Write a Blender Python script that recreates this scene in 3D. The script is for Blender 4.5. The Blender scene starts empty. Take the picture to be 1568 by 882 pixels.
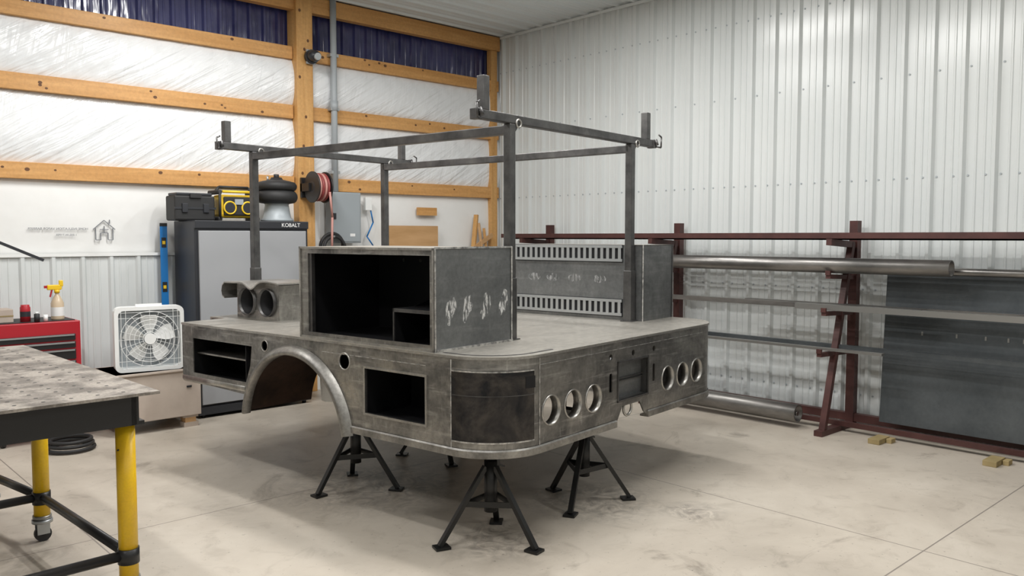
import bpy, bmesh, math, random
from mathutils import Vector, Matrix
from mathutils.geometry import tessellate_polygon
random.seed(7)
S=bpy.context.scene
S.view_settings.view_transform='Standard'
# ------------------------------------------------------------------ materials
MATS={}
def mat(name,col,rough=0.5,metal=0.0,col2=None,scale=3.0,stretch=(1,1,1),bump=0.0,bscale=30.0,lo=0.35,hi=0.65,rvar=0.0,emit=0.0,bstretch=None,spec=0.5,fine=0.0,distort=0.0,bdist=0.01,brot=None,streak=0.0,bump2=None,patchy=0,scaleb=0.0):
    m=bpy.data.materials.new(name); m.use_nodes=True
    nt=m.node_tree; b=nt.nodes['Principled BSDF']
    b.inputs['Base Color'].default_value=(*col,1); b.inputs['Roughness'].default_value=rough
    b.inputs['Metallic'].default_value=metal; b.inputs['Specular IOR Level'].default_value=spec
    tc=nt.nodes.new('ShaderNodeTexCoord')
    def mapped(st,ro=None):
        src=tc.outputs['Object']
        if ro:
            m0=nt.nodes.new('ShaderNodeMapping'); m0.inputs['Rotation'].default_value=ro; nt.links.new(src,m0.inputs['Vector']); src=m0.outputs[0]
        mp=nt.nodes.new('ShaderNodeMapping'); mp.inputs['Scale'].default_value=st
        nt.links.new(src,mp.inputs['Vector']); return mp
    def noise(sc,det,mp,dis=0):
        n=nt.nodes.new('ShaderNodeTexNoise'); n.inputs['Scale'].default_value=sc; n.inputs['Detail'].default_value=det; n.inputs['Roughness'].default_value=0.6
        n.inputs['Distortion'].default_value=dis
        nt.links.new(mp.outputs[0],n.inputs['Vector']); return n
    def mixc(mode,a,bb,fac):
        mx=nt.nodes.new('ShaderNodeMix'); mx.data_type='RGBA'; mx.blend_type=mode; mx.inputs['Factor'].default_value=fac
        nt.links.new(a,mx.inputs['A']); nt.links.new(bb,mx.inputs['B']); return mx.outputs['Result']
    def ramp(n,l,h,c0,c1):
        r=nt.nodes.new('ShaderNodeValToRGB'); r.color_ramp.elements[0].position=l; r.color_ramp.elements[1].position=h
        r.color_ramp.elements[0].color=(*c0,1); r.color_ramp.elements[1].color=(*c1,1); nt.links.new(n.outputs['Fac'],r.inputs['Fac']); return r.outputs['Color']
    if col2 is not None:
        n=noise(scale,8,mapped(stretch),distort)
        out=ramp(n,lo,hi,col,col2)
        if fine>0: out=mixc('MULTIPLY',out,ramp(noise(scale*14,6,mapped((1,1,1))),.35,.6,(.4,.4,.4),(1,1,1)),fine)
        if scaleb>0: out=mixc('MULTIPLY',out,ramp(noise(1.9,7,mapped((1,1,1.4)),1.2),.42,.52,(.38,.39,.42),(1,1,1)),scaleb)
        if streak>0:
            out=mixc('ADD',out,ramp(noise(7,5,mapped((.5,.5,5))),.54,.74,(0,0,0),(.34,.335,.32)),streak)
            out=mixc('ADD',out,ramp(noise(11,4,mapped((5,5,.7))),.60,.75,(0,0,0),(.26,.255,.25)),streak)
        nt.links.new(out,b.inputs['Base Color'])
        if rvar>0:
            mr=nt.nodes.new('ShaderNodeMapRange'); mr.inputs['To Min'].default_value=rough+rvar; mr.inputs['To Max'].default_value=max(.05,rough-rvar)
            mr.inputs['From Min'].default_value=lo; mr.inputs['From Max'].default_value=hi
            nt.links.new(n.outputs['Fac'],mr.inputs['Value']); nt.links.new(mr.outputs[0],b.inputs['Roughness'])
    if patchy>0:
        nt.links.new(ramp(noise(34,6,mapped((1.5,1.5,.6)),.5),.46,.62,(0,0,0),(patchy,patchy,patchy)),b.inputs['Alpha'])
    if bump>0:
        nb=noise(bscale,3,mapped(bstretch or stretch,brot),distort)
        bp=nt.nodes.new('ShaderNodeBump'); bp.inputs['Strength'].default_value=bump; bp.inputs['Distance'].default_value=bdist
        nt.links.new(nb.outputs['Fac'],bp.inputs['Height'])
        if bump2:
            nb2=noise(bump2[0],3,mapped(bump2[1],bump2[2]),.4)
            bp2=nt.nodes.new('ShaderNodeBump'); bp2.inputs['Strength'].default_value=bump2[3]; bp2.inputs['Distance'].default_value=bdist
            nt.links.new(nb2.outputs['Fac'],bp2.inputs['Height']); nt.links.new(bp.outputs[0],bp2.inputs['Normal']); bp=bp2
        nt.links.new(bp.outputs[0],b.inputs['Normal'])
    if emit>0:
        b.inputs['Emission Color'].default_value=(*col,1); b.inputs['Emission Strength'].default_value=emit
    MATS[name]=m; return m
mat('steel_panel',(.18,.175,.166),.38,.85,(.48,.465,.435),2.6,(1,1,.8),lo=.32,hi=.72,rvar=.12,fine=.35,distort=1.0,streak=.7,scaleb=.55)
mat('steel_bright',(.30,.29,.275),.38,.85,(.60,.585,.55),6,lo=.3,hi=.7,rvar=.08,fine=.3)
mat('steel_lip',(.15,.145,.138),.40,.85,(.50,.485,.455),4,lo=.3,hi=.7,rvar=.08,fine=.35)
mat('steel_weld',(.20,.198,.195),.4,.8,(.68,.67,.65),26,lo=.35,hi=.6,rvar=.1,bump=.5,bscale=60)
mat('chalk_mark',(.66,.66,.65),.7,.0,patchy=.9)
mat('chalk_faint',(.50,.50,.50),.7,.0,patchy=.35)
mat('steel_box',(.15,.157,.160),.43,.75,(.30,.308,.308),3,(1,1,1),lo=.3,hi=.75,rvar=.08,fine=.25,distort=.8,streak=.15,scaleb=.2)
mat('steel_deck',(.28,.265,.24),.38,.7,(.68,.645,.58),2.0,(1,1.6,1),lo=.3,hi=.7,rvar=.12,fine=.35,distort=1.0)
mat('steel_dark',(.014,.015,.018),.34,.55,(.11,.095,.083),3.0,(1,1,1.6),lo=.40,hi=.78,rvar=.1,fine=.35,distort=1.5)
mat('steel_tube',(.07,.069,.070),.4,.8,(.17,.167,.165),8,(1,1,1),lo=.3,hi=.7,fine=.1)
mat('interior_dark',(.008,.008,.010),.6,.3)  # low light inside boxes and openings put into the colour as near-black
mat('wheel_tub',(.030,.018,.013),.5,.3,(.10,.058,.040),3,lo=.4,hi=.7,fine=.3)
mat('galv',(.46,.48,.49),.4,.8)
mat('hr_sheet',(.070,.080,.088),.38,.5,(.125,.138,.147),2.5,(1,1,1),lo=.3,hi=.7,fine=.15)
mat('pipe_steel',(.15,.145,.14),.35,.85,(.32,.305,.29),6,(1,.3,1))
mat('tube_light',(.32,.315,.30),.4,.8)
mat('rack_red',(.055,.020,.018),.5,.1,(.085,.032,.028),6)
mat('black_paint',(.014,.014,.015),.4,.0)
mat('black_rubber',(.017,.017,.018),.6)
mat('jack_black',(.011,.011,.011),.4,.1)
mat('yellow_paint',(.88,.56,.01),.35,0,(.80,.48,.02),8,fine=.12)
mat('yellow_plastic',(.80,.52,.02),.4)
mat('red_paint',(.40,.015,.025),.35)
mat('white_plastic',(.82,.83,.82),.4)
mat('clear_plastic',(.60,.48,.34),.2)
mat('grey_door',(.38,.39,.41),.4,.2)
mat('charcoal',(.032,.034,.040),.4,.2)
mat('blue_level',(.01,.17,.48),.35)
mat('crate_pink',(.45,.375,.32),.8,0,(.55,.47,.405),3)
mat('panel_grey',(.34,.375,.40),.45,.1)
mat('pvc_grey',(.40,.435,.46),.45)
mat('hose_red',(.24,.04,.04),.5)
mat('hose_pink',(.50,.25,.22),.5)
mat('text_grey',(.22,.23,.25),.7)
mat('text_white',(.85,.85,.85),.5)
mat('wood',(.50,.24,.065),.5,0,(.72,.40,.15),3,(.35,6,6),lo=.25,hi=.75,fine=.2,distort=.6)
mat('wood_v',(.50,.25,.07),.5,0,(.72,.42,.16),3,(6,6,.35),lo=.25,hi=.75,fine=.2,distort=.6)
mat('knot',(.13,.055,.02),.6)
mat('plywood',(.48,.28,.12),.6,0,(.58,.35,.17),2,(1,1,5))
mat('wood_block',(.26,.20,.09),.7,0,(.38,.29,.14),5)
mat('wall_metal',(.66,.69,.69),.22,.0,(.70,.725,.72),.6,spec=.7)
mat('ceil_metal',(.66,.70,.71),.3,.0)
mat('navy_metal',(.024,.026,.095),.2,.0,(.055,.06,.17),2,bump=.7,bscale=2.2,bstretch=(1.8,1,.5),bdist=.05,spec=1.0)
mat('wrap_plastic',(.80,.82,.84),.25,0,(.84,.855,.87),2,spec=.6,bump=.6,bscale=1.2,bstretch=(.7,1,8),brot=(0,math.radians(32),0),distort=.4,bdist=.05,bump2=(1.2,(7,1,.8),(0,math.radians(-12),0),.3))
mat('wrap_paper',(.80,.80,.785),.55,0,(.84,.84,.83),3,bump=.3,bscale=3,bdist=.03)
mat('lamp',(1,.99,.96),.5,emit=5)
mat('table_top',(.19,.17,.15),.5,.5,(.44,.40,.355),7,(1,1,1),lo=.42,hi=.58,fine=.5)
def concrete():
    m=bpy.data.materials.new('concrete'); m.use_nodes=True; nt=m.node_tree; b=nt.nodes['Principled BSDF']
    tc=nt.nodes.new('ShaderNodeTexCoord')
    def noise(sc,det,dis=0):
        n=nt.nodes.new('ShaderNodeTexNoise'); n.inputs['Scale'].default_value=sc; n.inputs['Detail'].default_value=det; n.inputs['Roughness'].default_value=.65; n.inputs['Distortion'].default_value=dis
        nt.links.new(tc.outputs['Object'],n.inputs['Vector']); return n
    def ramp(n,e):
        r=nt.nodes.new('ShaderNodeValToRGB')
        r.color_ramp.elements[0].position=e[0][0]; r.color_ramp.elements[0].color=(*e[0][1],1)
        r.color_ramp.elements[1].position=e[-1][0]; r.color_ramp.elements[1].color=(*e[-1][1],1)
        for q in e[1:-1]:
            x=r.color_ramp.elements.new(q[0]); x.color=(*q[1],1)
        nt.links.new(n,r.inputs['Fac']); return r.outputs['Color']
    a=ramp(noise(.8,9,.5).outputs['Fac'],[(.3,(.42,.37,.31)),(.5,(.51,.455,.385)),(.7,(.59,.535,.46))])
    c=ramp(noise(5,9,1.0).outputs['Fac'],[(.30,(.80,.79,.78)),(.46,(.97,.97,.97)),(.7,(1.0,1.0,1.0))])
    d=ramp(noise(1.7,6,.8).outputs['Fac'],[(.30,(.66,.65,.64)),(.38,(1,1,1)),(.9,(1,1,1))])
    e=ramp(noise(30,3,0).outputs['Fac'],[(.27,(.55,.55,.55)),(.35,(1,1,1)),(.9,(1,1,1))])
    def mul(x,y,f_=1):
        mx=nt.nodes.new('ShaderNodeMix'); mx.data_type='RGBA'; mx.blend_type='MULTIPLY'
        if isinstance(f_,(int,float)): mx.inputs['Factor'].default_value=f_
        else: nt.links.new(f_,mx.inputs['Factor'])
        nt.links.new(x,mx.inputs['A']); nt.links.new(y,mx.inputs['B']); return mx.outputs['Result']
    out=mul(mul(mul(a,c),d),e)
    def M(op,x,y=None):
        n=nt.nodes.new('ShaderNodeMath'); n.operation=op
        for i,v in enumerate((x,y)):
            if v is None: continue
            if isinstance(v,(int,float)): n.inputs[i].default_value=v
            else: nt.links.new(v,n.inputs[i])
        return n.outputs[0]
    # grinding dust and slag lying round the stands
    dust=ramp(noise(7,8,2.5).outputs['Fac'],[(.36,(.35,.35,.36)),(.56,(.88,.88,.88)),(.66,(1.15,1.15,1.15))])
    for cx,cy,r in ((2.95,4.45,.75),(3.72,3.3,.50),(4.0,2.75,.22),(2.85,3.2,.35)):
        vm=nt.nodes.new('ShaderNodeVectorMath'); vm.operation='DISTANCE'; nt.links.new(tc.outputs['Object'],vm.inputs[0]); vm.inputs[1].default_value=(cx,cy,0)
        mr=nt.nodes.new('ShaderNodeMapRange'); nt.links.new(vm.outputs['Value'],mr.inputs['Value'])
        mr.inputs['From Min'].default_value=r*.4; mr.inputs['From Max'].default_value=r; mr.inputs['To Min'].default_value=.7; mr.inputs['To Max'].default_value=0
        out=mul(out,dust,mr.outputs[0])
    sp=nt.nodes.new('ShaderNodeSeparateXYZ'); nt.links.new(tc.outputs['Object'],sp.inputs[0])
    def joint(ax,off):
        k=M('ADD',sp.outputs[ax],off); k=M('PINGPONG',k,1.525); return M('LESS_THAN',k,.004)
    j=M('MAXIMUM',joint(0,-4.35+3.05*4),joint(1,-1.6+3.05*4))
    mx=nt.nodes.new('ShaderNodeMix'); mx.data_type='RGBA'; nt.links.new(M('MULTIPLY',j,.7),mx.inputs['Factor'])
    nt.links.new(out,mx.inputs['A']); mx.inputs['B'].default_value=(.12,.10,.09,1)
    nt.links.new(mx.outputs['Result'],b.inputs['Base Color'])
    b.inputs['Roughness'].default_value=.42
    bp=nt.nodes.new('ShaderNodeBump'); bp.inputs['Strength'].default_value=.15; bp.inputs['Distance'].default_value=.01
    nt.links.new(noise(12,6).outputs['Fac'],bp.inputs['Height']); nt.links.new(bp.outputs[0],b.inputs['Normal'])
    MATS['concrete']=m
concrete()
# ------------------------------------------------------------------ builder
class B:
    def __init__(s): s.v=[]; s.f=[]; s.m=[]; s.sm=[]; s.names=[]
    def mi(s,n):
        if n not in s.names: s.names.append(n)
        return s.names.index(n)
    def add(s,vs,fs,mt,smooth=False,M=None):
        o=len(s.v); k=s.mi(mt)
        s.v+=[tuple(M@Vector(v)) if M else tuple(v) for v in vs]
        for i,f in enumerate(fs):
            s.f.append(tuple(o+a for a in f)); s.m.append(k); s.sm.append(smooth[i] if isinstance(smooth,list) else smooth)
    def box(s,a,b,mt,bev=0.0,M=None):
        a,b=[min(p,q) for p,q in zip(a,b)],[max(p,q) for p,q in zip(a,b)]
        if bev<=0:
            vs=[(x,y,z) for x in (a[0],b[0]) for y in (a[1],b[1]) for z in (a[2],b[2])]
            s.add(vs,[(0,1,3,2),(4,6,7,5),(0,4,5,1),(2,3,7,6),(0,2,6,4),(1,5,7,3)],mt,False,M)
        else:
            bm=bmesh.new(); bmesh.ops.create_cube(bm,size=1)
            for v in bm.verts: v.co=Vector([(a[i]+b[i])/2+v.co[i]*(b[i]-a[i]) for i in range(3)])
            bmesh.ops.bevel(bm,geom=bm.edges[:],offset=bev,segments=2,affect='EDGES',profile=.5)
            bm.verts.index_update()
            s.add([v.co[:] for v in bm.verts],[[v.index for v in f.verts] for f in bm.faces],mt,False,M); bm.free()
    def frame(s,p0,p1):
        p0,p1=Vector(p0),Vector(p1); d=(p1-p0).normalized()
        u=d.orthogonal().normalized()
        if abs(d.z)<.99: u=Vector((0,0,1)).cross(d).normalized()
        return p0,p1,d,u,d.cross(u)
    def cyl(s,p0,p1,r,mt,n=20,r1=None,caps=True,M=None):
        p0,p1,d,u,w=s.frame(p0,p1); r1=r if r1 is None else r1
        vs=[];
        for p,rr in ((p0,r),(p1,r1)):
            for i in range(n):
                t=2*math.pi*i/n; vs.append(p+u*math.cos(t)*rr+w*math.sin(t)*rr)
        fs=[(i,(i+1)%n,n+(i+1)%n,n+i) for i in range(n)]; sm=[True]*n
        if caps: fs+=[tuple(range(n-1,-1,-1)),tuple(range(n,2*n))]; sm+=[False]*2
        s.add(vs,fs,mt,sm,M)
    def pipe(s,p0,p1,r,t,mt,n=28,M=None):
        p0,p1,d,u,w=s.frame(p0,p1); vs=[]
        for p,rr in ((p0,r),(p1,r),(p1,r-t),(p0,r-t)):
            for i in range(n):
                a=2*math.pi*i/n; vs.append(p+u*math.cos(a)*rr+w*math.sin(a)*rr)
        fs=[];sm=[]
        for k in range(4):
            for i in range(n):
                fs.append((k*n+i,k*n+(i+1)%n,((k+1)%4)*n+(i+1)%n,((k+1)%4)*n+i)); sm.append(k in(0,2))
        s.add(vs,fs,mt,sm,M)
    def bar(s,p0,p1,w,h,mt,M=None,bev=0):
        p0,p1,d,u,q=s.frame(p0,p1); L=(p1-p0).length
        X=Matrix((( u.x,q.x,d.x,p0.x),(u.y,q.y,d.y,p0.y),(u.z,q.z,d.z,p0.z),(0,0,0,1)))
        if M: X=M@X
        s.box((-w/2,-h/2,0),(w/2,h/2,L),mt,bev,X)
    def path(s,pts,r,mt,n=8,M=None):
        for a,b in zip(pts[:-1],pts[1:]): s.cyl(a,b,r,mt,n,M=M)
    def torus(s,c,ax,R,r,mt,n=28,k=10,a0=0,a1=2*math.pi,M=None):
        ax=Vector(ax).normalized(); u=ax.orthogonal().normalized(); w=ax.cross(u); c=Vector(c)
        full=abs(a1-a0-2*math.pi)<1e-4; N=n if full else n+1
        vs=[]
        for i in range(N):
            t=a0+(a1-a0)*i/n; rd=u*math.cos(t)+w*math.sin(t)
            for j in range(k):
                q=2*math.pi*j/k; vs.append(c+rd*(R+r*math.cos(q))+ax*r*math.sin(q))
        fs=[(i*k+j,((i+1)%N)*k+j,((i+1)%N)*k+(j+1)%k,i*k+(j+1)%k) for i in range(n) for j in range(k)]
        s.add(vs,fs,mt,True,M)
    def sphere(s,c,r,mt,sc=(1,1,1),M=None,n=16):
        bm=bmesh.new(); bmesh.ops.create_uvsphere(bm,u_segments=n,v_segments=n//2+2,radius=r)
        bm.verts.index_update()
        s.add([(c[0]+v.co.x*sc[0],c[1]+v.co.y*sc[1],c[2]+v.co.z*sc[2]) for v in bm.verts],[[v.index for v in f.verts] for f in bm.faces],mt,True,M); bm.free()
    def lathe(s,c,prof,mt,n=28,M=None):
        vs=[];m=len(prof)
        for r,z in prof:
            for i in range(n):
                t=2*math.pi*i/n; vs.append((c[0]+r*math.cos(t),c[1]+r*math.sin(t),c[2]+z))
        fs=[(k*n+i,k*n+(i+1)%n,(k+1)*n+(i+1)%n,(k+1)*n+i) for k in range(m-1) for i in range(n)]
        s.add(vs,fs,mt,True,M)
    def plate(s,outer,holes,f3,t,mt,M=None):
        loops=[outer]+list(holes); flat=[p for l in loops for p in l]
        tr=tessellate_polygon([[Vector((p[0],p[1],0)) for p in l] for l in loops]); n=len(flat)
        vs=[f3(p[0],p[1],0) for p in flat]+[f3(p[0],p[1],t) for p in flat]
        fs=[tuple(q) for q in tr]+[tuple(n+a for a in reversed(q)) for q in tr]
        o=0
        for l in loops:
            k=len(l)
            for i in range(k): fs.append((o+i,o+(i+1)%k,n+o+(i+1)%k,n+o+i))
            o+=k
        s.add(vs,fs,mt,False,M)
    def sweep(s,pts,prof,mt,smooth=False,M=None,cap=True):
        vs=[];k=len(prof)
        for p,o in pts:
            for a,z in prof: vs.append((p[0]+o[0]*a,p[1]+o[1]*a,z))
        fs=[(i*k+j,(i+1)*k+j,(i+1)*k+(j+1)%k,i*k+(j+1)%k) for i in range(len(pts)-1) for j in range(k)]
        if cap: fs+=[tuple(range(k)),tuple((len(pts)-1)*k+j for j in range(k-1,-1,-1))]
        s.add(vs,fs,mt,smooth,M)
    def done(s,name,loc=(0,0,0),rz=0,parent=None,rot=None):
        me=bpy.data.meshes.new(name); me.from_pydata(s.v,[],s.f)
        for n in s.names: me.materials.append(MATS[n])
        me.polygons.foreach_set('material_index',s.m); me.polygons.foreach_set('use_smooth',s.sm); me.update()
        bm=bmesh.new(); bm.from_mesh(me); bmesh.ops.recalc_face_normals(bm,faces=bm.faces); bm.to_mesh(me); bm.free()
        o=bpy.data.objects.new(name,me); o.location=loc; o.rotation_euler=rot or (0,0,rz)
        if parent: o.parent=parent
        S.collection.objects.link(o); return o
def circ(a,b,r,n=28,ra=1.0): return [(a+r*ra*math.cos(2*math.pi*i/n),b+r*math.sin(2*math.pi*i/n)) for i in range(n)]
def rect(a0,b0,a1,b1): return [(a0,b0),(a1,b0),(a1,b1),(a0,b1)]
def rrect(a0,b0,a1,b1,r,n=4):
    o=[]
    for cx,cy,s0 in ((a1-r,b0+r,-90),(a1-r,b1-r,0),(a0+r,b1-r,90),(a0+r,b0+r,180)):
        for i in range(n+1):
            t=math.radians(s0+90*i/n); o.append((cx+r*math.cos(t),cy+r*math.sin(t)))
    return o
# ------------------------------------------------------------------ room
XW,YW,ZC=6.95,7.71,4.05; X0,Y0=-5.0,-5.0
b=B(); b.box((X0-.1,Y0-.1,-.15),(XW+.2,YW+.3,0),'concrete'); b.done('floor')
def ribbed(b,a0,a1,mt,f,z0,z1,pitch=.2286,h=.02,phase=0.0):
    prof=[];a=a0+phase
    prof.append((a0,0))
    while a+pitch<=a1:
        prof+=[(a+.02,0),(a+.036,h),(a+.060,h),(a+.076,0),(a+.11,0),(a+.115,h*.2),(a+.125,h*.2),(a+.13,0),(a+.17,0),(a+.175,h*.2),(a+.185,h*.2),(a+.19,0)]; a+=pitch
    prof.append((a1,0))
    vs=[f(p,q,z) for p,q in prof for z in (z0,z1)]
    b.add(vs,[(2*i,2*i+2,2*i+3,2*i+1) for i in range(len(prof)-1)],mt)
b=B(); ribbed(b,Y0,YW+.1,'wall_metal',lambda a,h,z:(XW-h,a,z),0,ZC,h=.034)
y=Y0+.0475
while y<YW:
    for zz in (.25,1.15,2.07,2.9,3.6):
        for dy in (-.045,.06) if zz!=2.9 else (-.045,):
            b.cyl((XW,y+dy,zz),(XW-.006,y+dy,zz),.008,'pvc_grey',8)
    y+=.2286
b.box((XW+.02,Y0,0),(XW+.1,YW+.3,ZC+.05),'wall_metal')
b.done('wall_right')
b=B(); ribbed(b,Y0,YW+.2,'ceil_metal',lambda a,h,z:(z,a,ZC-h*.8),X0,XW,h=.025)
b.box((X0,Y0,ZC+.02),(XW+.1,YW+.3,ZC+.1),'ceil_metal'); b.done('ceiling')
b=B(); b.box((XW-.05,Y0,ZC-.05),(XW-.035,YW-.065,ZC-.022),'wall_metal'); b.done('trim_1')
b=B()
b.box((X0,YW+.13,0),(XW+.1,YW+.25,ZC+.05),'wall_metal')
def bulge(z0,z1,mt,amp):
    nx,nz=400,14; vs=[];fs=[]
    for i in range(nx+1):
        x=X0+(XW-X0)*i/nx
        for j in range(nz+1):
            t=j/nz; z=z0+(z1-z0)*t
            w=math.sin(math.pi*t)**.7
            xs=x+.35*t
            pull=.014*math.sin(xs*16+1.5*math.sin(xs*3))*(abs(2*t-1))**1.0*(1 if amp>.03 else .2)
            vs.append((x,YW+.03-amp*w*(1+.25*math.sin(x*1.7)+.15*math.sin(x*4.3+z*3))-abs(pull)*math.sin(math.pi*t)**.5,z))
    for i in range(nx):
        for j in range(nz):
            a=i*(nz+1)+j; fs.append((a,a+nz+1,a+nz+2,a+1))
    b.add(vs,fs,mt,True)
bulge(1.44,2.09,'wrap_paper',.02); bulge(2.19,2.80,'wrap_plastic',.05); bulge(2.90,3.40,'wrap_plastic',.06)
ribbed(b,X0,XW,'wall_metal',lambda a,h,z:(a,YW-.02-h,z),0,1.44)
b.box((X0,YW-.045,1.43),(XW-.04,YW+.0,1.455),'white_plastic')
ribbed(b,X0,XW,'navy_metal',lambda a,h,z:(a,YW+.11-h,z),3.42,ZC,.15,.025)
b.done('wall_left')
b=B()
rk_=random.Random(3)
for z0,z1 in ((2.07,2.205),(2.785,2.92),(3.375,3.50)):
    b.box((X0,YW-.035,z0),(4.13,YW+.03,z1),'wood',.004); b.box((4.33,YW-.035,z0),(XW-.04,YW+.03,z1),'wood',.004)
    for i in range(26):
        x=X0+.3+rk_.random()*11; z=z0+.03+rk_.random()*.08
        if 4.1<x<4.36 or x>6.8: continue
        r=.008+rk_.random()*.008
        b.plate([(x+r*1.3*math.cos(t),z+r*math.sin(t)) for t in [2*math.pi*k/10 for k in range(10)]],[],lambda a,c,t:(a,YW-.0352-t,c),.0004,'knot')
b.box((X0,YW-.06,3.86),(XW-.04,YW+.03,ZC-.025),'wood',.004)
b.done('trim_2')
b=B(); 
b.box((4.14,YW-.10,0),(4.32,YW+.09,3.98),'wood_v',.004)
for i in range(9):
    x=4.17+.12*rk_.random(); z=2.0+1.9*rk_.random(); r=.014
    b.plate([(x+r*math.cos(t),z+r*1.2*math.sin(t)) for t in [2*math.pi*k/10 for k in range(10)]],[],lambda a,c,t:(a,YW-.1002-t,c),.0004,'knot')
b.box((6.78,YW-.04,1.45),(6.88,YW+.04,3.86),'wood_v',.004)
b.box((-1.2,YW-.10,0),(-1.02,YW+.09,3.98),'wood_v',.004)
b.done('trim_3')
b=B(); b.box((X0-.1,Y0-.1,0),(X0,YW+.2,ZC),'wall_metal'); b.done('wall_back')
b=B(); b.box((X0,Y0-.1,0),(XW+.1,Y0,ZC),'wall_metal'); b.done('wall_near')
# ------------------------------------------------------------------ flatbed body
O=(2.65,2.94,0); TH=math.radians(8.1); W=2.5; L=2.9; R=.32; ZB,ZD=.50,1.0
bed=bpy.data.objects.new('truck_flatbed_body',None); bed.location=O; bed.rotation_euler=(0,0,TH); S.collection.objects.link(bed)
ac=(1.62,.40)
def arc(r,z0,n=28,cz=.40):
    t0=math.asin((z0-cz)/r); return [(ac[0]+r*math.cos(t),cz+r*math.sin(t)) for t in [t0+(math.pi-2*t0)*i/n for i in range(n+1)]]
b=B()
a_=arc(.50,ZB)[::-1]
outer=[(R,ZB)]+a_+[(2.13,.58),(L,.60),(L,ZD-.012),(R,ZD-.012)]
h_side=[rect(.50,.62,.97,.87),[(2.06,.90),(2.08,.77),(2.13,.66),(2.76,.66),(2.76,.90)],circ(1.92,.915,.032),circ(1.15,.89,.045)]
b.plate(outer,h_side,lambda a,c,t:(t,a,c),.008,'steel_panel')
b.plate(outer,[rect(.50,.62,.97,.87)],lambda a,c,t:(W-t,a,c),.008,'steel_panel')
ho=[circ(x,.695,.078) for x in (.42,.62,.82,1.68,1.88,2.08)]
ho+=[rect(1.08,.64,1.42,.86),rrect(.985,.70,1.02,.81,.01),rrect(1.485,.70,1.515,.81,.01)]+[circ(x,.905,.018,12) for x in (1.0,1.25,1.5)]
b.plate([(R,ZB),(1.06,ZB),(1.08,.53),(1.13,.60),(1.33,.60),(1.38,.53),(1.42,ZB),(W-R,ZB),(W-R,ZD-.012),(R,ZD-.012)],ho,lambda a,c,t:(a,t,c),.008,'steel_panel')
for x in (.42,.62,.82,1.68,1.88,2.08): b.pipe((x,-.006,.695),(x,.05,.695),.081,.005,'steel_bright')
b.torus((0,1.15,.89),(1,0,0),.047,.005,'steel_bright'); b.torus((0,1.92,.915),(1,0,0),.034,.004,'steel_bright')
b.bar((-.001,R,ZB+.02),(-.001,R,ZD-.02),.004,.006,'steel_weld'); b.bar((R,-.001,ZB+.02),(R,-.001,ZD-.02),.006,.004,'steel_weld')
b.bar((-.001,.5,.93),(-.001,1.35,.93),.003,.004,'steel_weld'); b.bar((R,-.001,.945),(W-R,-.001,.945),.003,.003,'steel_weld')
b.box((.0,L-.008,.6),(W,L,ZD-.012),'steel_panel')
b.box((1.60,.10,.60),(2.16,.11,.79),'steel_dark')
b.done('skirt_panels',parent=bed)
b=B()
def cpts(cx,cy,r,a0,a1,n=20): 
    return [((cx+r*math.cos(t),cy+r*math.sin(t)),(math.cos(t),math.sin(t))) for t in [math.radians(a0+(a1-a0)*i/n) for i in range(n+1)]]
for cx,a0,a1 in ((R,180,270),(W-R,270,360)):
    P=cpts(cx,R,R,a0,a1)
    b.sweep(P,[(0,ZB),(-.008,ZB),(-.008,ZD-.012),(0,ZD-.012)],'steel_panel',False)
P=cpts(R,R,R,181,262,30)
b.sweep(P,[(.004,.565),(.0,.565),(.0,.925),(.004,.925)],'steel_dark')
for z in (.80,): b.sweep(P,[(.0050,z),(.003,z),(.003,z+.004),(.0050,z+.004)],'steel_tube')
b.sweep(P,[(.0055,.921),(.003,.921),(.003,.928),(.0055,.928)],'steel_weld'); b.sweep(P,[(.0055,.562),(.003,.562),(.003,.569),(.0055,.569)],'steel_weld')
P=cpts(R,R,R,252,263,4); b.sweep(P,[(.006,.835),(0,.835),(0,.895),(.006,.895)],'interior_dark')
lip=[(.010,ZB-.012),(-.05,ZB-.012),(-.05,ZB),(0,ZB+.02),(.004,ZB+.03),(.010,ZB+.022)]
per=[((0,1.10),(-1,0)),((0,R),(-1,0))]+cpts(R,R,R,180,270)[1:]+[((1.06,0),(0,-1))]
b.sweep(per,lip,'steel_lip')
per=[((1.42,0),(0,-1)),((W-R,0),(0,-1))]+cpts(W-R,R,R,270,360)[1:]+[((W,1.10),(1,0))]
b.sweep(per,lip,'steel_lip')
per=[((0,L),(-1,0)),((0,R),(-1,0))]+cpts(R,R,R,180,270)[1:]+[((W-R,0),(0,-1))]+cpts(W-R,R,R,270,360)[1:]+[((W,L),(1,0))]
b.sweep(per,[(.0065,ZD-.014),(.0,ZD-.014),(.0,ZD-.003),(.0065,ZD-.003)],'steel_bright')  # edge highlight of the deck plate, put in as a strip of brighter steel
per=[((0,R+.1),(-1,0)),((0,R),(-1,0))]+cpts(R,R,R,180,270)[1:]+[((.5,0),(0,-1))]
b.sweep(per,[(-.045,ZD+.0005),(-.06,ZD+.0005),(-.06,ZD+.002),(-.045,ZD+.002)],'steel_tube')
b.done('rear_corners',parent=bed)
b=B()
dk=[(x,y) for (x,y),_ in cpts(R,R,R+.006,180,270)]+[(x,y) for (x,y),_ in cpts(W-R,R,R+.006,270,360)]+[(W+.006,L),(2.2,L),(2.2,3.12),(.35,3.12),(.35,L+.02),(-.006,L)]
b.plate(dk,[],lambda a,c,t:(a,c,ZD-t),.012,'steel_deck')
b.box((.35,3.10,.86),(2.2,3.12,ZD-.012),'steel_panel')
b.done('deck_plate',parent=bed)
b=B()
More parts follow.
